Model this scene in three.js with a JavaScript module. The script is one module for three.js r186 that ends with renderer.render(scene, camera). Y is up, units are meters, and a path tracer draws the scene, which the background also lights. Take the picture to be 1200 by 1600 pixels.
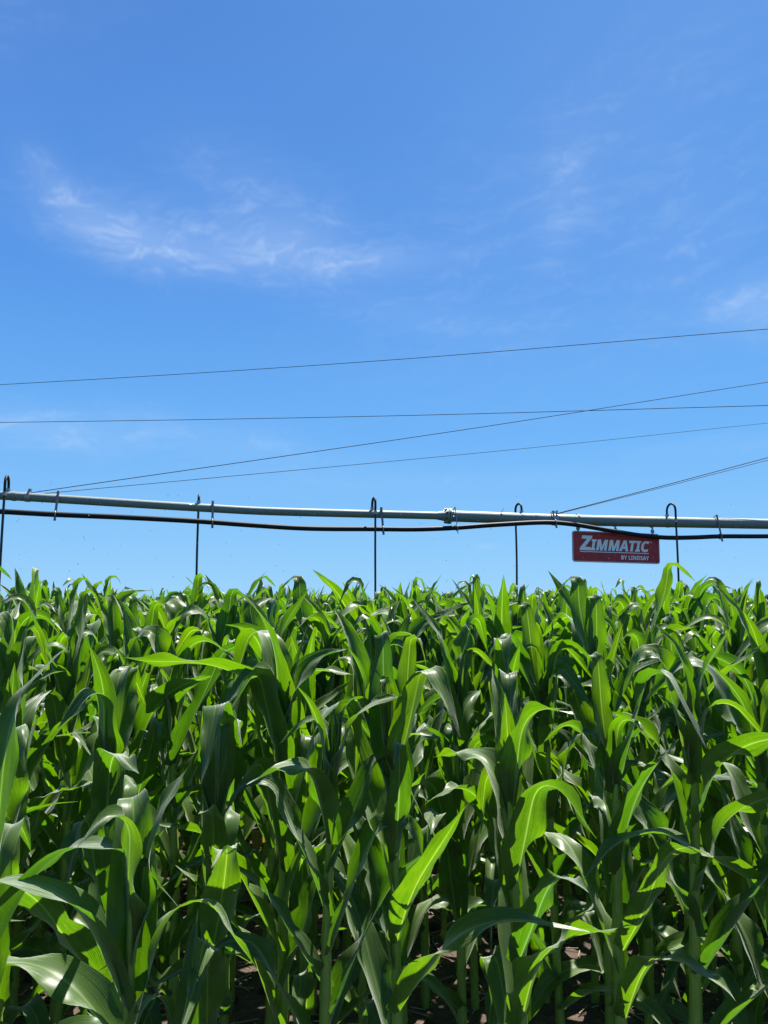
import * as THREE from 'three';
import { mergeGeometries } from 'three/addons/utils/BufferGeometryUtils.js';
import { createNoise2D } from 'simplex-noise';

// ---------------------------------------------------------------- camera, sky, sun, exposure
const EXPOSURE = 2.85;
const scene = new THREE.Scene();
const camera = new THREE.PerspectiveCamera(67.3, 0.75, 0.05, 1500);
camera.position.set(0, 1.65, 0);
camera.rotation.set(THREE.MathUtils.degToRad(7), 0, 0);
const renderer = new THREE.WebGLRenderer({ antialias: true });
renderer.toneMapping = THREE.LinearToneMapping;
renderer.toneMappingExposure = EXPOSURE;
renderer.shadowMap.enabled = true;

const D = Math.PI / 180;
const SUN_AZ = 30 * D, SUN_EL = 63 * D;                 // azimuth to the right of the view direction
const sunDir = new THREE.Vector3(Math.sin(SUN_AZ) * Math.cos(SUN_EL), Math.sin(SUN_EL), -Math.cos(SUN_AZ) * Math.cos(SUN_EL));
const sun = new THREE.DirectionalLight(new THREE.Color(1, 0.95, 0.87), 5);
sun.name = 'sun';
sun.position.copy(sunDir).multiplyScalar(60);
sun.castShadow = true;
Object.assign(sun.shadow.camera, { left: -20, right: 20, top: 20, bottom: -20, near: 1, far: 140 });
sun.shadow.mapSize.set(4096, 4096);
scene.add(sun, sun.target);

function mulberry(a) {
  return () => { a = (a + 0x6d2b79f5) | 0; let t = Math.imul(a ^ (a >>> 15), 1 | a); t = (t + Math.imul(t ^ (t >>> 7), 61 | t)) ^ t; return ((t ^ (t >>> 14)) >>> 0) / 4294967296; };
}
const lerp = (a, b, t) => a + (b - a) * t, clamp = (x, a = 0, b = 1) => Math.min(b, Math.max(a, x));
const smooth = (a, b, x) => { const t = clamp((x - a) / (b - a)); return t * t * (3 - 2 * t); };

function makeSky() {
  const W = 4096, H = 2048, data = new Float32Array(W * H * 4);
  const n2 = createNoise2D(mulberry(11)), n3 = createNoise2D(mulberry(29));
  const stops = [[0, 0.36, 0.66, 0.96], [4, 0.27, 0.58, 0.95], [12, 0.15, 0.435, 0.91], [23, 0.085, 0.285, 0.77], [40, 0.052, 0.177, 0.6], [65, 0.036, 0.15, 0.52], [90, 0.034, 0.14, 0.5]];
  const fbm = (x, y, oct) => { let s = 0, a = 0.5, k = 0; for (let i = 0; i < oct; i++) { s += a * n2(x, y); k += a; a *= 0.56; x = x * 2.03 + 7.1; y = y * 2.03 - 3.7; } return s / k; };
  // wisps: azimuth, elevation, half sizes (degrees), tilt, strength
  const wisps = [[-20, 25.6, 5, 1.9, -0.16, 0.62], [-14, 25, 7, 1.6, -0.05, 0.38], [-8, 26, 4.5, 1.7, 0.05, 0.48], [-11, 27.5, 8, 3, -0.1, 0.16], [-1, 24.9, 6, 1, 0.06, 0.4], [-24.5, 27.8, 2.6, 1.6, -0.5, 0.32], [-10, 29.5, 6, 2.6, -0.3, 0.16], [2, 21.5, 9, 1.4, -0.2, 0.16],
    [13.9, 28.6, 2.2, 3.6, 0.9, 0.24], [27, 20, 3, 1.7, 0.12, 0.62], [23, 25, 6, 5, 0.3, 0.17], [-24, 12, 6, 1.4, -0.03, 0.5], [-12, 11.9, 8, 1.6, -0.12, 0.3], [10, 22, 16, 8, 0, 0.09], [17, 32, 13, 6, 0.4, 0.13], [7.6, 4.4, 0.8, 0.22, 0, 0.3], [24, 11, 6, 0.7, 0.02, 0.16], [0, 9.2, 16, 0.7, 0.02, 0.1]];
  for (let row = 0; row < H; row++) {
    const el = ((row + 0.5) / H - 0.5) * 180, up = el * D, y = Math.sin(up), cu = Math.cos(up);
    let k = 0; while (k < stops.length - 2 && el > stops[k + 1][0]) k++;
    const f = clamp((el - stops[k][0]) / (stops[k + 1][0] - stops[k][0])), base = [1, 2, 3].map((c) => lerp(stops[k][c], stops[k + 1][c], f));
    for (let col = 0; col < W; col++) {
      const az = ((col + 0.5) / W - 0.25) * 360, r = az * D, x = Math.sin(r) * cu, z = -Math.cos(r) * cu, o = (row * W + col) * 4;
      const g = Math.acos(clamp(x * sunDir.x + y * sunDir.y + z * sunDir.z, -1, 1)) / D, glow = Math.exp(-g / 22);
      let c0 = base[0] + 0.2 * glow, c1 = base[1] + 0.42 * glow, c2 = base[2] + 0.5 * glow;
      if (el > 0) {
        const px = x / (y + 0.25), pz = z / (y + 0.25);
        let m = 0;
        if (Math.abs(az) < 46 && el < 48) for (const w of wisps) {
          let a = az - w[0], e = el - w[1]; const e2 = e - a * w[4]; a /= w[2]; e = e2 / w[3];
          const q = a * a + e * e; if (q < 5) m += w[5] * Math.exp(-q);
        }
        const far = smooth(0.15, 0.6, n3(px * 0.7 + 4, pz * 0.7)) * smooth(3, 14, el) * 0.2 * smooth(28, 50, Math.abs(az) + Math.max(0, el - 25));
        m += far;
        if (m > 0.004) {
          const wx = n3(az * 0.09, el * 0.16) * 1.1 + n3(az * 0.3, el * 0.5) * 0.4, wy = n3(az * 0.09 + 40, el * 0.16) * 0.6 + n3(az * 0.3 + 9, el * 0.5) * 0.3;
          const d = fbm((az * 0.82 + el * 0.5 + wx) * 0.16, (el * 1.6 - az * 0.25 + wy) * 0.3, 7);
          const fine = fbm((az + el * 0.9) * 0.5 + wx, (el * 2.2 - az * 0.5) * 0.5 + wy, 5);
          const a = clamp(m * 0.6 * (0.5 + 0.65 * smooth(-0.3, 0.8, d + 0.5 * fine) + 0.35 * smooth(0.1, 0.8, d) * smooth(-0.2, 0.6, fine)), 0, 0.6);
          c0 = lerp(c0, 0.62, a); c1 = lerp(c1, 0.78, a); c2 = lerp(c2, 1.02, a);
        }
      } else { const t = smooth(0, -12, el); c0 = lerp(c0, 0.09, t); c1 = lerp(c1, 0.1, t); c2 = lerp(c2, 0.07, t); }
      data[o] = c0 / EXPOSURE; data[o + 1] = c1 / EXPOSURE; data[o + 2] = c2 / EXPOSURE; data[o + 3] = 1;
    }
  }
  const t = new THREE.DataTexture(data, W, H, THREE.RGBAFormat, THREE.FloatType);
  t.mapping = THREE.EquirectangularReflectionMapping; t.magFilter = t.minFilter = THREE.LinearFilter; t.needsUpdate = true;
  return t;
}
scene.background = makeSky();
scene.environment = scene.background;

// ---------------------------------------------------------------- helpers
const taken = new Map();
function numbered(name) { const n = taken.get(name) ?? 0; taken.set(name, n + 1); return n ? name + '_' + String(n).padStart(3, '0') : name; }
function tag(o, label, category, group, kind) {
  if (label) o.userData.label = label;
  if (category) o.userData.category = category;
  if (group) o.userData.group = group;
  if (kind) o.userData.kind = kind;
  return o;
}
function thing(name, label, category, group, pos = [0, 0, 0]) {
  const o = new THREE.Group(); o.name = numbered(name); o.position.set(...pos); scene.add(o);
  return tag(o, label, category, group);
}
function part(name, geo, mat, parent) {
  const m = new THREE.Mesh(geo, mat); m.name = parent === scene ? numbered(name) : name; m.castShadow = m.receiveShadow = true; parent.add(m); return m;
}
const V = (x, y, z) => new THREE.Vector3(x, y, z);
const curve = (pts) => new THREE.CatmullRomCurve3(pts.map((p) => V(...p)), false, 'centripetal');
const tube = (pts, r, seg = 60, sides = 10) => new THREE.TubeGeometry(curve(pts), seg, r, sides, false);
function rod(a, b, r, sides = 8) {
  const d = V(...b).sub(V(...a)), g = new THREE.CylinderGeometry(r, r, d.length(), sides);
  g.applyQuaternion(new THREE.Quaternion().setFromUnitVectors(V(0, 1, 0), d.clone().normalize()));
  return g.translate((a[0] + b[0]) / 2, (a[1] + b[1]) / 2, (a[2] + b[2]) / 2);
}
function dataTexture(w, h, fn, srgb) {
  const d = new Uint8Array(w * h * 4);
  for (let y = 0; y < h; y++) for (let x = 0; x < w; x++) { const c = fn((x + 0.5) / w, (y + 0.5) / h), o = (y * w + x) * 4; d[o] = clamp(c[0], 0, 255); d[o + 1] = clamp(c[1], 0, 255); d[o + 2] = clamp(c[2], 0, 255); d[o + 3] = 255; }
  const t = new THREE.DataTexture(d, w, h); t.wrapS = t.wrapT = THREE.RepeatWrapping; t.magFilter = t.minFilter = THREE.LinearFilter;
  if (srgb) t.colorSpace = THREE.SRGBColorSpace; t.needsUpdate = true; return t;
}
const nz = createNoise2D(mulberry(5)), nz2 = createNoise2D(mulberry(6));
// noise that tiles over the unit square
const tileNoise = (u, v, fu, fv) => {
  const a = nz(u * fu, v * fv), b = nz((u - 1) * fu, v * fv), c = nz(u * fu, (v - 1) * fv), d = nz((u - 1) * fu, (v - 1) * fv);
  return lerp(lerp(a, b, u), lerp(c, d, u), v);
};

// ---------------------------------------------------------------- materials
// leaf: u across (midrib at 0.5), v along in metres
const veins = []; { const r = mulberry(77); for (let i = 0; i < 512; i++) veins.push(r()); }
const veinAt = (u) => { const p = u * 30, f = p - Math.floor(p); return Math.exp(-((f - 0.5) ** 2) * 26) * (0.5 + 0.5 * veins[Math.floor(p) & 511]); };
function leafMap(dull, spots) {
  return dataTexture(256, 1024, (u, v) => {
    const q = Math.abs(u - 0.5) * 2, rib = Math.exp(-((q / 0.05) ** 2)), rib2 = Math.exp(-((q / 0.11) ** 2));
    const streak = nz2(u * 55, v * 3) * 0.5 + nz2(u * 21, v * 1.6 + 9) * 0.5, blot = tileNoise(u, v, 3, 7) * 0.6 + tileNoise(u, v, 9, 22) * 0.4;
    const t = 1 + 0.07 * streak + 0.1 * blot - 0.3 * veinAt(u);
    let c = [95 * t + 8 * blot, 135 * t, 4 * t];
    if (dull) { c = [lerp(c[0], 176, 0.7), lerp(c[1], 158, 0.7), lerp(c[2], 98, 0.7)]; }
    const s = spots * smooth(0.62, 0.8, nz2(u * 26 + 3, v * 70));
    c = [lerp(c[0], 150, s * 0.6), lerp(c[1], 150, s * 0.6), lerp(c[2], 92, s * 0.6)];
    return [lerp(c[0], 156, rib * 0.85 + rib2 * 0.1), lerp(c[1], 182, rib * 0.85 + rib2 * 0.1), lerp(c[2], 96, rib * 0.85 + rib2 * 0.1)];
  }, true);
}
const leafBump = dataTexture(256, 512, (u, v) => {
  const q = Math.abs(u - 0.5) * 2, h = 128 + 62 * veinAt(u) + 60 * Math.exp(-((q / 0.05) ** 2)) + 40 * tileNoise(u, v, 5, 14) + 24 * nz2(u * 40, v * 2);
  return [h, h, h];
});
const leafColor = leafMap(false, 0), leafSpotted = leafMap(false, 0.9), leafDry = leafMap(true, 1);
const leafMat = (r, g, b, map = leafColor, more = {}) => new THREE.MeshPhysicalMaterial({
  map, color: new THREE.Color().setRGB(r, g, b), bumpMap: leafBump, bumpScale: 0.0016, roughness: 0.96, transmission: 0.7, thickness: 0, ior: 1.42, specularIntensity: 0.5,
  clearcoat: 1, clearcoatRoughness: 0.37, side: THREE.DoubleSide, ...more });
const leafMats = [leafMat(0.76, 0.9, 0.62), leafMat(0.62, 0.8, 0.8), leafMat(0.92, 1.0, 0.5), leafMat(0.52, 0.72, 0.9, leafSpotted), leafMat(0.72, 0.86, 0.6, leafSpotted), leafMat(0.84, 0.92, 0.4, leafSpotted)];
const whorlMats = [leafMat(0.95, 1.0, 0.5), leafMat(0.85, 0.98, 0.58), leafMat(0.76, 0.9, 0.62)];
const dryMat = leafMat(0.95, 0.82, 0.6, leafDry, { clearcoat: 0.1 });
const stalkMap = dataTexture(128, 512, (u, v) => {
  const n = nz2(u * 34, v * 2.5) * 0.5 + nz2(u * 9, v * 12 + 5) * 0.5, t = 1 + 0.1 * n;
  return [116 * t, 142 * t, 56 * t];
}, true);
const stalkMat = new THREE.MeshPhysicalMaterial({ map: stalkMap, color: new THREE.Color().setRGB(0.85, 0.92, 0.7), roughness: 0.55, clearcoat: 0.2, clearcoatRoughness: 0.4 });
const soilMap = dataTexture(1024, 1024, (u, v) => {
  const a = tileNoise(u, v, 6, 6), b = tileNoise(u, v, 28, 28), c = tileNoise(u, v, 110, 110), t = 1 + 0.18 * a + 0.2 * b + 0.24 * c;
  const straw = smooth(0.62, 0.78, tileNoise(u, v, 60, 16)) + smooth(0.62, 0.78, tileNoise(v, u, 60, 16));
  return [lerp(66 * t, 124, straw * 0.4), lerp(53 * t, 106, straw * 0.4), lerp(44 * t, 80, straw * 0.4)];
}, true);
soilMap.repeat.set(1 / 1.7, 1 / 1.7);
const soilBump = dataTexture(512, 512, (u, v) => { const h = 128 + 60 * tileNoise(u, v, 14, 14) + 40 * tileNoise(u, v, 50, 50); return [h, h, h]; });
soilBump.repeat.set(1 / 1.3, 1 / 1.3);
const soilMat = new THREE.MeshStandardMaterial({ map: soilMap, bumpMap: soilBump, bumpScale: 0.03, roughness: 0.96 });
const steelMap = dataTexture(512, 256, (u, v) => {
  const a = tileNoise(u, v, 22, 9), b = tileNoise(u, v, 90, 60), s = smooth(0.5, 0.8, tileNoise(u, v, 7, 20)), t = 1 + 0.07 * a + 0.07 * b;
  return [lerp(114 * t, 144, s * 0.5), lerp(125 * t, 149, s * 0.5), lerp(119 * t, 141, s * 0.5)];
}, true);
const steel = new THREE.MeshStandardMaterial({ map: steelMap, roughness: 0.62, metalness: 0.15 });
const boltSteel = new THREE.MeshStandardMaterial({ color: new THREE.Color().setRGB(0.3, 0.31, 0.31), roughness: 0.5, metalness: 0.6 });
const strapMat = new THREE.MeshStandardMaterial({ color: new THREE.Color().setRGB(0.13, 0.145, 0.14), roughness: 0.6, metalness: 0.3 });
const blackPoly = new THREE.MeshPhysicalMaterial({ color: new THREE.Color().setRGB(0.009, 0.01, 0.012), roughness: 0.6, specularIntensity: 0.5 });
const hoseMat = new THREE.MeshStandardMaterial({ color: new THREE.Color().setRGB(0.02, 0.021, 0.025), roughness: 0.55 });
const ropeMat = new THREE.MeshStandardMaterial({ color: new THREE.Color().setRGB(0.012, 0.014, 0.017), roughness: 0.9 });

// ---------------------------------------------------------------- ground
{
  const g = new THREE.PlaneGeometry(900, 900, 1, 1); g.rotateX(-Math.PI / 2);
  const p = g.attributes.position, uv = g.attributes.uv;
  for (let i = 0; i < p.count; i++) uv.setXY(i, p.getX(i), p.getZ(i));
  const m = part('soil_ground', g, soilMat, scene); tag(m, 'brown bare soil under the corn rows', 'ground', null, 'structure');
}

// ---------------------------------------------------------------- corn
/** A leaf blade that grows from the origin outwards along +x: L length, W greatest width, p0/p1 angle from upright at base and tip,
 *  sb where it bends over and wd how gently, drift sideways, twist, ruffle of the margins, fold of the cross-section at base and tip. */
function leafGeometry(q, nl, nw) {
  const pleat = Array.from({ length: nw + 1 }, (_, j) => (nw > 8 ? (j % 2 ? 1 : -1) * (0.4 + 0.6 * Math.abs(Math.sin(j * 2.7 + q.ph * 3))) : 0));
  const pos = [], uv = [], idx = [];
  const c = V(0, 0, 0), T = V(0, 0, 0), S = V(0, 0, 0), N = V(0, 0, 0), ds = q.L / nl;
  for (let i = 0; i <= nl; i++) {
    const s = i / nl;
    const phi = q.p0 + q.cv * s + q.w2 * Math.sin(s * 6.5 + q.ph * 1.7) * s + (q.p1 - q.p0) * smooth(q.sb - q.wd, q.sb + q.wd, s), az = q.drift * s * s;
    T.set(Math.sin(phi) * Math.cos(az), Math.cos(phi), Math.sin(phi) * Math.sin(az));
    S.set(-Math.sin(az), 0, Math.cos(az)); N.crossVectors(S, T).normalize();
    const tw = q.twist * smooth(0.15, 0.95, s) + q.wob * Math.sin(s * 7 + q.ph);
    const s2 = S.clone().multiplyScalar(Math.cos(tw)).addScaledVector(N, Math.sin(tw)), n2 = N.clone().multiplyScalar(Math.cos(tw)).addScaledVector(S, -Math.sin(tw));
    if (i) c.addScaledVector(T, ds);
    const w0 = 0.5 * q.W * lerp(0.62, 1, smooth(0, 0.28, s)) * Math.pow(Math.max(0, 1 - Math.pow(s, 2.1)), 1.05) + 0.0004;
    const fold = lerp(q.f0, q.f1, smooth(0, 0.45, s)), ruf = q.ruf * smooth(0.05, 0.25, s) * (1 - smooth(0.8, 1, s));
    for (let j = 0; j <= nw; j++) {
      const u = (j / nw) * 2 - 1, a = Math.abs(u), w = w0 * (q.tear && i === q.tear[0] && u * q.tear[1] > 0 ? q.tear[2] : 1), th = fold * a;                         // the half-blade curls up towards its margin
      const x = w * (fold > 0.01 ? Math.sin(th) / fold : a) * Math.sign(u), h = w * (fold > 0.01 ? (1 - Math.cos(th)) / fold + a * fold * 0.3 : 0);
      const rf = ruf * a * a * (Math.sin(s * q.fr + q.ph + (u > 0 ? 0 : 2.1)) + 0.5 * Math.sin(s * q.fr * 1.83 + q.ph * 2 + (u > 0 ? 1 : 0))) + pleat[j] * q.pl * smooth(0.08, 0.3, s) * (1 - smooth(0.82, 1, s)) * (j && j < nw ? 1 : 0);
      pos.push(c.x + s2.x * x + n2.x * (h + rf), c.y + s2.y * x + n2.y * (h + rf), c.z + s2.z * x + n2.z * (h + rf));
      uv.push(j / nw, s * q.L + q.ph);
    }
  }
  for (let i = 0; i < nl; i++) for (let j = 0; j < nw; j++) { const a = i * (nw + 1) + j, b = a + nw + 1; idx.push(a, a + 1, b, b, a + 1, b + 1); }
  const g = new THREE.BufferGeometry();
  g.setAttribute('position', new THREE.Float32BufferAttribute(pos, 3)); g.setAttribute('uv', new THREE.Float32BufferAttribute(uv, 2)); g.setIndex(idx); g.computeVertexNormals();
  return g;
}
function leafSpec(type, r) {
  const R = (a, b) => lerp(a, b, r()), sgn = r() < 0.5 ? -1 : 1;
  const q = { pl: R(0.0005, 0.0018), ph: R(0, 6.28), fr: R(9, 21), ruf: R(0.006, 0.021), drift: sgn * R(0, 0.5), twist: (r() < 0.5 ? -1 : 1) * R(0.05, 1.1), wob: R(0.04, 0.3), w2: R(0, 0.3), cv: R(0, 0.25), f0: R(0.9, 1.3), f1: R(0.15, 0.5) };
  if (r() < 0.3) q.tear = [7 + Math.floor(r() * 12), sgn, R(0.45, 0.85)];
  if (type === 'low') Object.assign(q, { L: R(0.46, 0.72), W: R(0.075, 0.1), p0: R(28, 58) * D, p1: R(115, 170) * D, sb: R(0.35, 0.6), wd: R(0.25, 0.4) });
  if (type === 'mid') Object.assign(q, { L: R(0.5, 0.74), W: R(0.09, 0.122), p0: R(14, 36) * D, p1: r() < 0.58 ? R(40, 95) * D : R(100, 170) * D, sb: R(0.42, 0.78), wd: R(0.07, 0.34) });
  if (type === 'high') { const flop = r() < 0.6; Object.assign(q, { L: R(0.42, 0.64), W: R(0.088, 0.122), p0: R(5, 20) * D, p1: flop ? R(125, 172) * D : R(45, 95) * D, sb: flop ? R(0.55, 0.86) : R(0.5, 0.7), wd: flop ? R(0.05, 0.2) : R(0.25, 0.4), cv: R(0, 0.15) }); }
  if (type === 'whorl') { const flop = r() < 0.45; Object.assign(q, { L: R(0.34, 0.54) * (flop ? 1 : 0.9), W: R(0.068, 0.106), p0: R(2, 10) * D, p1: flop ? R(125, 178) * D : R(10, 50) * D, sb: flop ? R(0.55, 0.88) : 0.7, wd: flop ? R(0.05, 0.22) : 0.35, cv: R(-0.02, 0.1), f0: R(1.2, 1.7), f1: R(0.2, 0.7), ruf: R(0.001, 0.006), twist: sgn * R(0.1, 0.9), drift: sgn * R(0, 0.25) }); }
  return q;
}
const POOL = 26, TYPES = ['low', 'mid', 'high', 'whorl'];
const pool = {}, poolMid = {}, poolFar = {};
TYPES.forEach((t, k) => {
  const r = mulberry(900 + k), specs = Array.from({ length: POOL }, () => leafSpec(t, r));
  pool[t] = specs.map((q) => leafGeometry(q, t === 'low' ? 18 : 26, t === 'low' ? 6 : 16));
  poolMid[t] = specs.map((q) => leafGeometry(q, 18, 6));
  poolFar[t] = specs.slice(0, 8).map((q) => leafGeometry(q, 11, 2));
});
function stalkGeometry(h, r0, r) {
  const pts = []; let y = -0.03; const node = [];
  for (let k = 0, s = 0.06; y + s < h; k++) { y += s; node.push(y); s = Math.min(0.15, s * 1.35); }
  pts.push(new THREE.Vector2(r0 * 1.05, -0.04));
  for (const n of node) { const t = n / h, w = lerp(r0, r0 * 0.55, t * t); pts.push(new THREE.Vector2(w * 0.97, n - 0.012), new THREE.Vector2(w * 1.22, n), new THREE.Vector2(w * 1.07, n + 0.014)); }
  pts.push(new THREE.Vector2(r0 * 0.5, h), new THREE.Vector2(r0 * 0.16, h + 0.22), new THREE.Vector2(0, h + 0.24));
  const g = new THREE.LatheGeometry(pts, 9), p = g.attributes.position, a = r() * 6.28, b = lerp(0.004, 0.02, r());
  for (let i = 0; i < p.count; i++) { const t = p.getY(i); p.setX(i, p.getX(i) + Math.cos(a) * b * Math.sin(t * 3)); p.setZ(i, p.getZ(i) + Math.sin(a) * b * Math.sin(t * 3)); g.attributes.uv.setY(i, t * 1.3); }
  g.computeVertexNormals();
  return g;
}
const stalkPool = []; { const r = mulberry(321); for (let i = 0; i < 8; i++) stalkPool.push(stalkGeometry(1.22, lerp(0.0145, 0.019, r()), r)); }
/** The leaves of one plant: [type, height, azimuth, pick, scale, roll]. */
function plantLayout(r) {
  const a0 = r() * Math.PI * 2, out = [], n = 10;
  for (let i = 0; i < n; i++) {
    const t = i / (n - 1), h = lerp(0.26, 1.2, t) + (r() - 0.5) * 0.05;
    const type = t < 0.2 ? 'low' : t < 0.62 ? 'mid' : 'high';
    out.push([type, h, a0 + i * Math.PI + (r() - 0.5) * 0.9, Math.floor(r() * POOL), lerp(0.9, 1.08, r()), (r() - 0.5) * 0.12]);
  }
  const m = 3 + Math.floor(r() * 2);
  for (let i = 0; i < m; i++) out.push(['whorl', lerp(1.2, 1.27, i / m), a0 + (n + i) * Math.PI + (r() - 0.5) * 1.3, Math.floor(r() * POOL), lerp(0.9, 1.12, r()), (r() - 0.5) * 0.14]);
  return out;
}
function buildPlant(x, z, r, label, group, o = {}) {
  const g = thing('corn_plant', label, 'corn plant', group, [x, 0, z]);
  const sc = (o.scale ?? 1) * lerp(0.95, 1.05, r()), lsc = 0.5 + 0.5 * sc; g.rotation.set((r() - 0.5) * 0.07, r() * 6.28, (r() - 0.5) * 0.07);
  if (o.turn !== undefined) g.rotation.set(0, o.turn, 0);
  part('stalk', stalkPool[Math.floor(r() * stalkPool.length)], stalkMat, g).scale.y = sc * (o.stem ?? 1);
  for (const [type, h, az, pick, s, roll] of o.leaves ?? plantLayout(r)) {
    if (o.bare && h < 0.65 && r() < 0.65) continue;
    const dry = type === 'low' && h < 0.5 && r() < (o.near ? 0 : 0.12);
    const mats = type === 'whorl' ? whorlMats : leafMats;
    const geo = typeof pick === 'object' ? pick : (o.near ? pool : poolMid)[type][pick];
    const m = part('leaf', geo, dry ? dryMat : mats[Math.floor(r() * mats.length)], g);
    m.position.set(Math.cos(az) * 0.008, h * sc, -Math.sin(az) * 0.008); m.rotation.set(0, az, roll, 'YXZ'); m.scale.setScalar(s * lsc);
  }
  return g;
}

const ORD = ['front', 'second', 'third', 'fourth', 'fifth', 'sixth', 'seventh', 'eighth', 'ninth', 'tenth'];
const spare = [];                                  // places beyond the frame's edges or deep in the field, filled by one mass
const ROW = 0.6;
const tall = (k) => [0.94, 1.0, 1.05, 1.075, 1.08, 1.085][k] ?? 1.09;      // the plants at the field edge are shorter
const rowZ = (k, x) => -(2.22 + k * ROW) - 0.06 * x;
const frontX = [[-1.02, 'tall front row corn plant behind the short one holding a leaf flat'], [-0.74, 'tall front row corn plant behind the short one with silvery arching leaves'], [-0.48, 'tall front row corn plant right behind the small young plant with erect leaf'],
  ...[[-0.155, 'fifth'], [0.035, 'fourth'], [0.37, 'third'], [0.665, 'second'], [0.87, 'first']].map(([x, n]) => [x, `${n} front row corn plant along from the one with the long bowed leaf`])];
{
  const r = mulberry(4242);
  for (let k = 0; k < 9; k++) {
    const label = `leafy green corn plant in the ${ORD[k]} row from the field edge`, group = `corn plants of the ${ORD[k]} row`;
    const d = 2.22 + k * ROW, half = 0.5 * d + 0.22;
    if (k === 0) { for (const [x, own] of frontX) buildPlant(x, rowZ(0, x) + (r() - 0.5) * 0.06, r, own, group, { scale: tall(0), near: true, bare: true }); }
    for (let x = -half - 3; x < half + 3; x += lerp(0.135, 0.205, r())) {
      const z = rowZ(k, x) + (r() - 0.5) * 0.08;
      if (Math.abs(x) > half || (k === 0 && Math.abs(x) > 1.25)) spare.push([x, z, tall(k)]);
      else if (k > 0) buildPlant(x, z, r, label, group, { scale: tall(k), near: k < 4 });
    }
  }
}
// plants at the field edge with leaves of their own
{
  const r = mulberry(606), own = (L, W, p0, p1, sb, wd, more = {}) => leafGeometry({ pl: 0.0006, ph: r() * 6, fr: 12, ruf: 0.012, drift: 0.2, twist: 0.3, wob: 0.15, w2: 0.2, cv: 0.05, f0: 1.1, f1: 0.3, L, W, p0: p0 * D, p1: p1 * D, sb, wd, ...more }, 28, 16);
  const G = 'corn plants standing out at the field edge', leaf = (h, az, ...g) => ['mid', h, az * D, own(...g), 1, 0];
  buildPlant(-0.53, -1.72, r, 'short corn plant before the front row with wide silvery leaves arching aside', G, { scale: 1, stem: 0.76, near: true, turn: 0, leaves: [
    leaf(0.86, 118, 0.58, 0.118, 5, 150, 0.72, 0.18), leaf(0.82, 196, 0.72, 0.108, 22, 128, 0.52, 0.3, { twist: -0.5 }), leaf(0.74, 172, 0.62, 0.1, 42, 105, 0.4, 0.3, { ruf: 0.018 }), leaf(0.6, 188, 0.66, 0.104, 36, 112, 0.42, 0.25, { ruf: 0.016, twist: -0.2 }),
    leaf(0.78, 20, 0.5, 0.092, 14, 150, 0.6, 0.2), leaf(0.92, 60, 0.42, 0.09, 6, 30, 0.6, 0.3), leaf(0.5, 320, 0.55, 0.09, 30, 120, 0.5, 0.3), leaf(0.95, 240, 0.4, 0.07, 4, 120, 0.75, 0.2)] });
  buildPlant(-0.83, -1.7, r, 'short corn plant before the front row with one leaf held out flat', G, { scale: 0.98, stem: 0.8, near: true, turn: 0, leaves: [
    leaf(0.62, 8, 0.52, 0.1, 50, 96, 0.45, 0.3, { ruf: 0.018 }), leaf(0.8, 100, 0.52, 0.1, 8, 140, 0.7, 0.2), leaf(0.9, 12, 0.55, 0.096, 24, 125, 0.5, 0.3), leaf(1.0, 75, 0.6, 0.1, 4, 60, 0.8, 0.25), leaf(0.7, 200, 0.5, 0.09, 30, 120, 0.5, 0.3), leaf(1.0, 250, 0.4, 0.07, 6, 150, 0.7, 0.2)] });
  buildPlant(-0.44, -1.85, r, 'small young corn plant with one bright erect leaf before the front row', G, { scale: 0.42, near: true, turn: 0, leaves: [
    leaf(0.9, 95, 0.82, 0.165, 3, 10, 0.6, 0.3, { twist: 0.25, f0: 0.9, f1: 0.55, ruf: 0.003, drift: 0.1 }), leaf(0.86, 200, 0.42, 0.09, 12, 30, 0.6, 0.3), leaf(0.6, 350, 0.5, 0.09, 30, 90, 0.5, 0.3)] });
  const lay = plantLayout(r).filter((l) => l[0] !== 'low');
  buildPlant(-0.29, -2.32, r, 'front row corn plant with a long striped leaf stretched out flat near its top', G, { scale: 0.97, near: true, turn: 0.3, leaves: [...lay, leaf(1.36, 165, 0.5, 0.118, 62, 84, 0.5, 0.4, { twist: -0.7, pl: 0.0011 }), leaf(1.3, 130, 0.6, 0.11, 15, 150, 0.5, 0.15, { pl: 0.001 })] });
  buildPlant(1.07, -2.25, r, 'front row corn plant with a long leaf bowed across its neighbour', G, { scale: 0.97, near: true, turn: 0, leaves: [...plantLayout(r).filter((l) => l[0] !== 'low'), leaf(0.9, 186, 0.62, 0.1, 58, 132, 0.62, 0.25, { twist: 0.1, pl: 0.001 })] });
}
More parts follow.
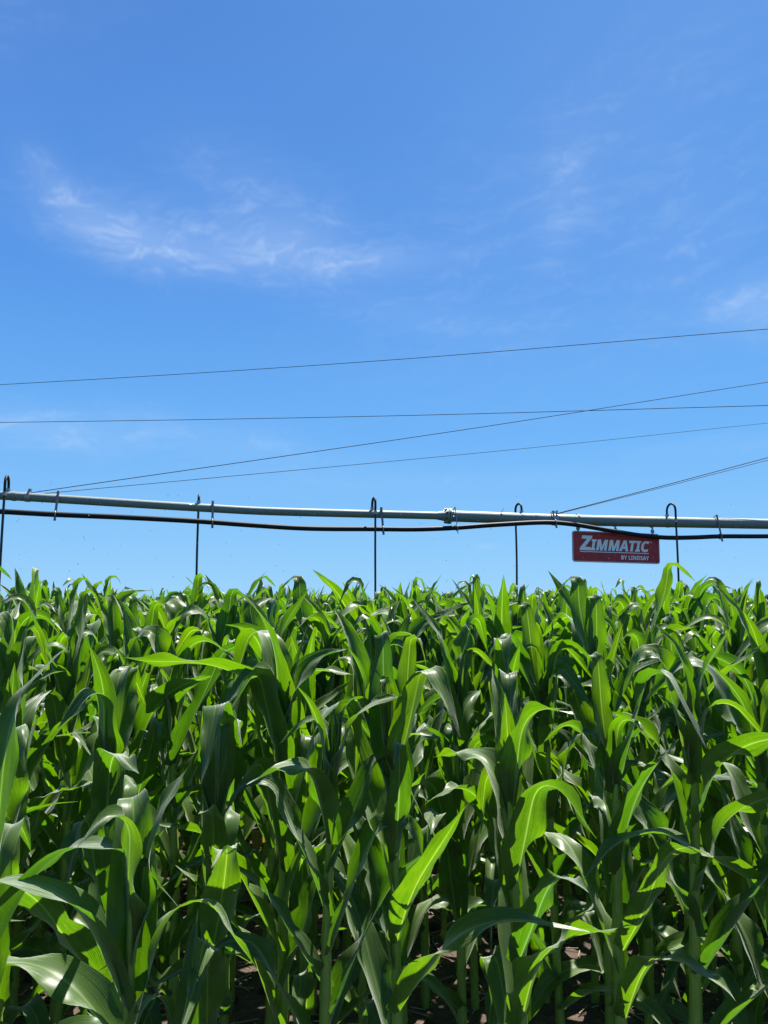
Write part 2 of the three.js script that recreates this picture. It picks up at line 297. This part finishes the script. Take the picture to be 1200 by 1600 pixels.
// the rest of the field: one mass of many plants
{
  const r = mulberry(99);
  for (let z = 9 * ROW + 2.22; z < 130;) {
    const near = z < 40, half = 0.5 * z + 5;
    for (let x = -half; x < half; x += near ? lerp(0.14, 0.21, r()) : lerp(0.3, 0.5, r())) spare.push([x, -z - 0.06 * x * (near ? 1 : 0) + (r() - 0.5) * 0.1]);
    z += near ? ROW : ROW * 2;
  }
  const field = new THREE.Group(); field.name = 'corn_field'; scene.add(field);
  tag(field, 'mass of corn plants stretching back behind the near rows', 'corn field', null, 'stuff');
  const kinds = 6, lists = Array.from({ length: kinds }, () => []);
  for (const s of spare) lists[Math.floor(r() * kinds)].push(s);
  const M = new THREE.Matrix4(), E = new THREE.Euler(), Q = new THREE.Quaternion();
  lists.forEach((list, k) => {
    const geos = [new THREE.CylinderGeometry(0.008, 0.015, 1.22, 5, 1).translate(0, 0.61, 0)];
    for (const [type, h, az, pick, s, roll] of plantLayout(r)) {
      const g = poolFar[type][pick % 8].clone(); g.scale(s, s, s);
      E.set(0, az, roll, 'YXZ'); M.makeRotationFromEuler(E).setPosition(Math.cos(az) * 0.008, h, -Math.sin(az) * 0.008); g.applyMatrix4(M); geos.push(g);
    }
    const im = new THREE.InstancedMesh(mergeGeometries(geos), [leafMats[0], leafMats[2], whorlMats[1], leafMats[1], leafMats[4], whorlMats[2]][k], list.length);
    im.name = 'corn_mass'; im.userData.kind = 'stuff'; im.castShadow = im.receiveShadow = true;
    list.forEach(([x, z, sz], i) => {
      const sc = (sz ?? 1.1) * lerp(0.9, 1.07, r()); E.set((r() - 0.5) * 0.08, r() * 6.28, (r() - 0.5) * 0.08); Q.setFromEuler(E);
      im.setMatrixAt(i, M.compose(V(x, 0, z), Q, V(sc, sc, sc)));
    });
    field.add(im);
  });
}
// dry stalk bits and clods on the soil
{
  const r = mulberry(17), M = new THREE.Matrix4(), E = new THREE.Euler(), Q = new THREE.Quaternion();
  const straw = new THREE.CylinderGeometry(0.0022, 0.003, 0.1, 5).rotateZ(Math.PI / 2);
  const residue = new THREE.InstancedMesh(straw, new THREE.MeshStandardMaterial({ color: new THREE.Color().setRGB(0.25, 0.2, 0.13), roughness: 0.9 }), 2600);
  const clod = new THREE.IcosahedronGeometry(0.022, 1), p = clod.attributes.position;
  for (let i = 0; i < p.count; i++) { const f = 1 + 0.4 * nz(p.getX(i) * 60 + 2, p.getY(i) * 60 + p.getZ(i) * 45); p.setXYZ(i, p.getX(i) * f, p.getY(i) * f * 0.7, p.getZ(i) * f); }
  clod.computeVertexNormals();
  const clods = new THREE.InstancedMesh(clod, soilMat, 2600);
  for (let i = 0; i < 2600; i++) {
    const z = -1.2 - r() * 6.5, x = (r() - 0.5) * (3 - z);
    E.set((r() - 0.5) * 0.3, r() * 6.28, (r() - 0.5) * 0.35); Q.setFromEuler(E); const s = lerp(0.4, 1.5, r());
    residue.setMatrixAt(i, M.compose(V(x, 0.008, z), Q, V(s, 1, 1)));
    E.set(r() * 6, r() * 6, r() * 6); Q.setFromEuler(E); const c = 0.35 + 1.2 * r() ** 2;
    clods.setMatrixAt(i, M.compose(V((r() - 0.5) * 9, 0.004, -1.2 - r() * 6.5), Q, V(c, c, c)));
  }
  residue.name = 'crop_residue'; clods.name = 'soil_clods';
  residue.receiveShadow = clods.receiveShadow = residue.castShadow = clods.castShadow = true;
  tag(residue, 'dry straw bits scattered on the soil between the stalks', 'residue', null, 'stuff');
  tag(clods, 'small brown clods lying on the soil between the stalks', 'clods', null, 'stuff');
  scene.add(residue, clods);
}

// ---------------------------------------------------------------- irrigation pipeline over the corn
const pipePts = [[-6.016, 3.104, -9.535], [-4.698, 3.061, -9.86], [-2.529, 2.988, -10.397], [-1.775, 2.967, -10.584], [-0.457, 2.967, -10.911], [0.847, 2.973, -11.236], [2.641, 2.966, -11.682], [4.026, 2.975, -12.027], [6.325, 2.998, -12.6], [8.852, 3.029, -13.23], [21.5, 3.2, -16.3]];
const pipeCurve = curve(pipePts);
const pipeAt = (x) => { let a = 0, b = 1; for (let i = 0; i < 40; i++) { const m = (a + b) / 2; if (pipeCurve.getPoint(m).x < x) a = m; else b = m; } return pipeCurve.getPoint(a); };
const ALONG = V(0.97, 0, -0.243).normalize(), FRONT = V(0.243, 0, 0.97).normalize();      // along the pipe; out of it towards the field edge
const turnY = Math.atan2(0.243, 0.97);
const R1 = 0.057, R2 = 0.084, JOINT = 0.96;
const span = (x0, x1, n) => Array.from({ length: n + 1 }, (_, i) => pipeAt(lerp(x0, x1, i / n)).toArray());
const ringAt = (p, r, w) => new THREE.CylinderGeometry(r, r, w, 28).rotateZ(Math.PI / 2).rotateY(turnY).translate(p.x, p.y, p.z);
{
  const t = thing('irrigation_pipe', 'long galvanised steel irrigation pipe carried over the corn', 'pipe');
  const scaleUv = (g, a, b) => { const uv = g.attributes.uv; for (let i = 0; i < uv.count; i++) uv.setXY(i, uv.getX(i) * a, uv.getY(i) * b); return g; };
  const thin = scaleUv(tube(span(-6, JOINT - 0.05, 24), R1, 60, 24), 5, 0.5), thick = scaleUv(tube(span(JOINT, 21.4, 40), R2, 90, 24), 14, 0.7);
  part('pipe', thin, steel, t).userData.label = 'thinner outer length of the steel pipe';
  part('pipe', thick, steel, t).userData.label = 'thicker length of the steel pipe beyond the flange';
  part('end_cap', ringAt(pipeAt(-6), 0.066, 0.05), steel, t);
  // reducer cone and flange
  const j = pipeAt(JOINT), cone = new THREE.CylinderGeometry(0.078, 0.06, 0.13, 24).rotateZ(-Math.PI / 2).rotateY(turnY).translate(j.x - ALONG.x * 0.12, j.y, j.z - ALONG.z * 0.12);
  part('reducer', cone, steel, t);
  const fl = part('flange', ringAt(V(j.x, j.y, j.z), 0.118, 0.03), steel, t), fl2 = part('flange', ringAt(V(j.x - ALONG.x * 0.038, j.y, j.z - ALONG.z * 0.038), 0.114, 0.026), steel, t);
  for (let k = 0; k < 8; k++) {
    const a = (k / 8) * Math.PI * 2 + 0.2, c = V(0, Math.cos(a) * 0.1, 0).addScaledVector(FRONT, Math.sin(a) * 0.1).add(j);
    part('bolt', rod(c.clone().addScaledVector(ALONG, -0.075).toArray(), c.clone().addScaledVector(ALONG, 0.04).toArray(), 0.011, 6), boltSteel, fl);
  }
  // weld seams and couplings
  for (const x of [-4.78, 2.08, 2.3, 4.51]) part('coupling', ringAt(pipeAt(x), x < JOINT ? R1 + 0.006 : R2 + 0.004, 0.05), steel, t);
  // cable brackets
  for (const [x, r] of [[-4.62, R1], [2.6, R2]]) {
    const p = pipeAt(x); const b = part('cable_bracket', ringAt(p, r + 0.007, 0.06), boltSteel, t);
    for (const s of [-1, 1]) { const c = p.clone().addScaledVector(FRONT, s * (r * 0.5)); part('lug', rod([c.x, c.y + r * 0.6, c.z], [c.x + 0.03, c.y + r + 0.05, c.z], 0.016, 6), boltSteel, b); }
  }
  const q = pipeAt(1.72); part('vent_pin', rod([q.x, q.y + 0.02, q.z + 0.085], [q.x + 0.07, q.y + 0.14, q.z + 0.02], 0.006, 6), boltSteel, t);
}
// black poly line slung under the pipe
const polyPts = [[-5.9, 2.87, -9.42], [-5.287, 2.855, -9.552], [-4.859, 2.844, -9.66], [-4.273, 2.825, -9.807], [-3.362, 2.81, -10.037], [-2.49, 2.784, -10.257], [-1.747, 2.748, -10.444], [-1.065, 2.725, -10.616], [-0.091, 2.741, -10.862], [0.46, 2.751, -11.001], [0.996, 2.783, -11.136], [1.508, 2.834, -11.265], [1.902, 2.868, -11.364], [2.202, 2.892, -11.44], [2.557, 2.905, -11.529], [2.916, 2.881, -11.62], [3.385, 2.819, -11.739], [3.971, 2.745, -11.887], [4.407, 2.719, -11.998], [4.909, 2.733, -12.124], [5.33, 2.759, -12.23], [6.242, 2.782, -12.46], [6.968, 2.819, -12.643], [9, 2.83, -13.1], [12, 2.86, -13.85], [21, 3.0, -16.05]];
const polyCurve = curve(polyPts);
const polyAt = (x) => { let a = 0, b = 1; for (let i = 0; i < 40; i++) { const m = (a + b) / 2; if (polyCurve.getPoint(m).x < x) a = m; else b = m; } return polyCurve.getPoint(a); };
tag(part('poly_line', new THREE.TubeGeometry(polyCurve, 200, 0.035, 12), blackPoly, scene), 'black plastic line sagging in front of the steel pipe', 'hose');
for (const x of [-4.26, -2.347, -0.05, 1.03, 2.55, 5.34]) {
  const p = pipeAt(x), c = polyAt(x), r = x < JOINT ? R1 : R2, label = { '-4.26': 'strap hanger on the thin pipe beside the outermost hose', '-2.347': 'strap hanger on the thin pipe just beside a rear hose', '-0.05': 'strap hanger on the thin pipe behind a front hose', 1.03: 'wire strap hanger close beside the pipe flange', 2.55: 'strap hanger by the cable bracket above the sign end', 5.34: 'strap hanger on thick pipe past the red sign' }[x];
  const t = thing('strap_hanger', label, 'hanger', 'straps holding the black line to the pipe', [p.x, p.y, p.z]);
  const wire = x === 1.03, dz = c.clone().sub(p), across = dz.dot(FRONT), off = ALONG.clone().multiplyScalar(-dz.dot(ALONG));
  const a = FRONT.clone().multiplyScalar(r * 0.75).setY(r + 0.042), b = FRONT.clone().multiplyScalar(across + 0.047).setY(dz.y - 0.085), d = b.clone().sub(a);
  const bar = new THREE.BoxGeometry(wire ? 0.012 : 0.03, d.length(), 0.007).applyMatrix4(new THREE.Matrix4().makeBasis(ALONG, d.clone().normalize().negate(), V(0, 0, 0).crossVectors(ALONG, d.clone().normalize().negate()))).translate((a.x + b.x) / 2, (a.y + b.y) / 2, (a.z + b.z) / 2);
  part('strap', bar, wire ? boltSteel : strapMat, t);
  part('pipe_hook', rod(a.toArray(), FRONT.clone().multiplyScalar(-r * 0.3).setY(r + 0.006).toArray(), 0.008, 6), boltSteel, t);
  part('clip', new THREE.TorusGeometry(0.043, 0.006, 8, 20).rotateY(Math.PI / 2 + turnY).translate(dz.x - ALONG.x * dz.dot(ALONG), dz.y, dz.z - ALONG.z * dz.dot(ALONG)), boltSteel, t);
}
// drop hoses: gooseneck on the pipe, then straight down into the corn
[[-4.85, 1, 0.19, 'black drop hose hanging before the thin pipe by its end bracket'], [-2.527, -1, 0.13, 'black drop hose hanging behind the thin pipe beside a strap'], [-0.17, 1, 0.17, 'black drop hose hanging before the thin pipe, with tall gooseneck'], [2.08, -1, 0.16, 'black drop hose hanging behind the thick pipe, between flange and sign'], [4.5, 1, 0.2, 'black drop hose hanging before the thick pipe at the red sign']].forEach(([x, side, up, label]) => {
  const p = pipeAt(x), r = x < JOINT ? R1 : R2, t = thing('drop_hose', label, 'hose', 'hoses dropping from the irrigation pipe', p.toArray());
  const reach = r + 0.14, pts = [[0, r - 0.01, 0]], f = FRONT.clone().multiplyScalar(side);
  for (let k = 0; k <= 10; k++) { const a = (k / 10) * Math.PI, d = reach * (1 - Math.cos(a)) / 2, y = r + up * 0.42 + Math.sin(a) * up * 0.55; pts.push([f.x * d, y, f.z * d]); }
  pts.push([f.x * reach, -0.02, f.z * reach]);
  part('gooseneck', tube(pts, 0.017, 48, 10), blackPoly, t);
  part('fitting', new THREE.CylinderGeometry(0.028, 0.03, 0.05, 6).translate(0, r + 0.015, 0), boltSteel, t);
  const b = [f.x * reach, 0, f.z * reach], sway = (x * 37 % 1) * 0.004;
  part('hose', tube([[b[0], 0.01, b[2]], [b[0] + sway, -0.55, b[2]], [b[0] - sway, -1.1, b[2]], [b[0], -1.75, b[2]]], 0.0155, 30, 10), hoseMat, t);
  part('clamp', new THREE.CylinderGeometry(0.024, 0.024, 0.05, 12).translate(b[0], 0.0, b[2]), boltSteel, t);
  const noz = part('sprinkler', new THREE.LatheGeometry([[0.018, 0], [0.03, -0.02], [0.03, -0.07], [0.012, -0.1], [0.012, -0.13], [0.06, -0.14], [0.06, -0.15], [0, -0.155]].map(([a, y]) => new THREE.Vector2(a, y)), 14).translate(b[0], -1.74, b[2]), blackPoly, t);
  noz.castShadow = true;
});

// ---------------------------------------------------------------- red sign hung under the pipe
{
  const W = 1.51, H = 0.475, cx = 3.608, cz = -11.93, topY = 2.795;
  const t = thing('hanging_sign', 'red sign with pale lettering hung under the steel pipe', 'sign', null, [cx, topY - H, cz]);
  t.rotation.y = turnY; t.rotation.z = -0.012;
  const rr = (w, h, r) => { const s = new THREE.Shape(); s.moveTo(-w / 2 + r, 0); s.lineTo(w / 2 - r, 0); s.absarc(w / 2 - r, r, r, -Math.PI / 2, 0); s.lineTo(w / 2, h - r); s.absarc(w / 2 - r, h - r, r, 0, Math.PI / 2); s.lineTo(-w / 2 + r, h); s.absarc(-w / 2 + r, h - r, r, Math.PI / 2, Math.PI); s.lineTo(-w / 2, r); s.absarc(-w / 2 + r, r, r, Math.PI, Math.PI * 1.5); return s; };
  const back = new THREE.ExtrudeGeometry(rr(W, H, 0.045), { depth: 0.006, bevelEnabled: true, bevelThickness: 0.002, bevelSize: 0.002, bevelSegments: 1, curveSegments: 8 });
  part('panel', back, new THREE.MeshStandardMaterial({ color: new THREE.Color().setRGB(0.5, 0.52, 0.52), roughness: 0.5, metalness: 0.5 }), t);
  const cw = 1536, ch = 484, c = document.createElement('canvas'); c.width = cw; c.height = ch; const g = c.getContext('2d');
  g.fillStyle = '#b5262b'; g.fillRect(0, 0, cw, ch);
  const rnd = mulberry(8);
  for (let i = 0; i < 900; i++) { g.fillStyle = rnd() < 0.5 ? 'rgba(90,16,20,0.10)' : 'rgba(220,90,90,0.07)'; const s = 4 + rnd() * 40; g.beginPath(); g.ellipse(rnd() * cw, rnd() * ch, s, s * 0.5, rnd() * 3, 0, 7); g.fill(); }
  const white = '#eef2f0';
  g.strokeStyle = white; g.lineWidth = 7; g.beginPath(); g.roundRect(10, 10, cw - 20, ch - 20, 38); g.stroke();
  g.fillStyle = white; g.strokeStyle = white; g.lineJoin = 'miter'; g.textBaseline = 'alphabetic';
  const put = (text, x0, x1, base, cap, skew, bold) => {              // text fitted between x0 and x1 with capitals of height cap
    g.font = 'bold 200px sans-serif'; const w = g.measureText(text).width; g.save(); g.transform((x1 - x0) / w, 0, -skew, 1, x0, base); g.scale(1, cap / 143); g.lineWidth = bold; g.fillText(text, 0, 0); if (bold) g.strokeText(text, 0, 0); g.restore();
  };
  put('Z', 122, 306, 292, 218, 0.2, 9);
  put('IMMATIC', 302, 1324, 292, 163, 0.2, 9);
  g.fillRect(124, 315, 1212, 12);
  put('BY LINDSAY', 836, 1336, 428, 64, 0, 1);
  g.font = 'bold 30px sans-serif'; g.fillText('TM', 1356, 150);
  for (let i = 0; i < 46; i++) { g.fillStyle = 'rgba(235,235,230,0.85)'; const s = 1.6 + rnd() * 3.6; g.beginPath(); g.ellipse(rnd() * cw, ch * Math.pow(rnd(), 0.7), s, s, 0, 0, 7); g.fill(); }
  const tex = new THREE.CanvasTexture(c); tex.colorSpace = THREE.SRGBColorSpace; tex.magFilter = THREE.LinearFilter;
  const face = new THREE.ExtrudeGeometry(rr(W - 0.012, H - 0.012, 0.04), { depth: 0.002, bevelEnabled: false, curveSegments: 8 }).translate(0, 0.006, 0.0095);
  const uv = face.attributes.uv, p = face.attributes.position; for (let i = 0; i < p.count; i++) uv.setXY(i, p.getX(i) / W + 0.5, p.getY(i) / H);
  part('face', face, new THREE.MeshStandardMaterial({ map: tex, roughness: 0.5 }), t);
  for (const [x, gap] of [[-0.66, 0.1], [-0.02, 0.1], [0.63, 0.11]]) {
    const b = part('hanger_bolt', rod([x, H - 0.03, 0.02], [x, H + gap, 0.02], 0.015, 8), boltSteel, t);
    part('eye', new THREE.TorusGeometry(0.026, 0.008, 6, 14).translate(x, H + 0.035, 0.02), steel, b);
    part('clamp_band', new THREE.CylinderGeometry(R2 + 0.005, R2 + 0.005, 0.022, 28).rotateZ(Math.PI / 2).translate(x, H + gap + R2 - 0.01, -0.0), steel, b);
  }
}

// ---------------------------------------------------------------- stay cables, mast and overhead wires
const cable = (name, pts, r, label, cat, group) => tag(part(name, tube(pts, r, 40, 6), ropeMat, scene), label, cat, group);
// lines run on straight to the mast outside the picture
const ext = (a, b, k, sag) => [a, [lerp(a[0], b[0], 0.55), lerp(a[1], b[1], 0.55) - sag, lerp(a[2], b[2], 0.55)], b, [lerp(a[0], b[0], k), lerp(a[1], b[1], k), lerp(a[2], b[2], k)]];
const kTo = (a, b, x) => (x - a[0]) / (b[0] - a[0]);
for (const [a, b, r, sag, label] of [
  [[-4.543, 3.101, -9.788], [6.42, 5.373, -12.5], 0.005, 0.03, 'upper thin steel stay cable rising from thin pipe end'],
  [[-4.45, 3.12, -9.98], [7.856, 5.375, -15.4], 0.004, 0.03, 'lower thin steel stay cable rising from thin pipe end'],
  [[2.62, 3.05, -11.62], [6.316, 4.08, -12.45], 0.0065, 0.005, 'steel stay cable rising from the bracket beside the sign'],
  [[2.62, 3.05, -11.74], [6.592, 4.143, -13.0], 0.0045, 0.005, 'second stay cable of the pair from the bracket beside the sign']]) cable('stay_cable', ext(a, b, kTo(a, b, 20.5), sag), r, label, 'cable', 'stay cables of the irrigation pipe');
{
  const t = thing('pivot_tower', 'steel tower with mast carrying the irrigation pipe', 'tower', null, [20.5, 0, -16.1]);
  part('mast', rod([0, 2.9, 0], [0, 8.6, 0], 0.06), steel, t);
  for (const [x, z] of [[-1.6, -1.2], [-1.6, 1.2], [1.6, -1.2], [1.6, 1.2]]) part('leg', rod([x, 0.02, z], [0, 3.1, 0], 0.05), steel, t);
  part('cross_arm', rod([0, 7.8, -5.2], [0, 8.3, 0.6], 0.05), steel, t);
}
for (const [pts, label] of [
  [[[-45, 10.9, -35.8], [-15.401, 10.48, -30], [0, 10.50, -27], [12.433, 10.568, -24], [42, 11.1, -18.2]], 'upper overhead wire running high across the sky'],
  [[[-45, 10.1, -35.8], [-15.306, 8.932, -30], [0, 8.439, -27], [12.279, 8.03, -24], [42, 7.4, -18.2]], 'lower overhead wire running high across the sky']]) cable('overhead_wire', pts, 0.0115, label, 'wire', 'overhead wires');
for (const [x, z, label] of [[-45, -35.8, 'wooden utility pole at far end of the overhead wires'], [42, -18.2, 'wooden utility pole at near end of the overhead wires']]) {
  const t = thing('utility_pole', label, 'pole', 'utility poles', [x, 0, z]), wood = new THREE.MeshStandardMaterial({ color: new THREE.Color().setRGB(0.16, 0.12, 0.09), roughness: 0.9 });
  part('pole', new THREE.CylinderGeometry(0.12, 0.17, 11.8, 12).translate(0, 5.9, 0), wood, t); part('crossarm', new THREE.BoxGeometry(0.12, 0.14, 2.2).translate(0, 11, 0), wood, t);
}
// drops of water in the air about the pipe
{
  const r = mulberry(55), n = 420, M = new THREE.Matrix4(), Q = new THREE.Quaternion();
  const im = new THREE.InstancedMesh(new THREE.IcosahedronGeometry(0.0042, 1), new THREE.MeshPhysicalMaterial({ color: new THREE.Color(1, 1, 1), roughness: 0.08, transmission: 1, thickness: 0.01, ior: 1.33 }), n);
  for (let i = 0; i < n; i++) {
    const x = lerp(-6, 6, Math.pow(r(), 1.5)), p = pipeAt(x), s = 0.5 + r() * 1.1;
    im.setMatrixAt(i, M.compose(V(x + (r() - 0.5), lerp(1.5, 3.15, Math.pow(r(), 1.6)), p.z + (r() - 0.2) * 2.6), Q, V(s, s * 1.2, s)));
  }
  im.name = 'water_spray'; tag(im, 'fine water drops drifting below the irrigation pipe', 'spray', null, 'stuff'); scene.add(im);
}

renderer.render(scene, camera);
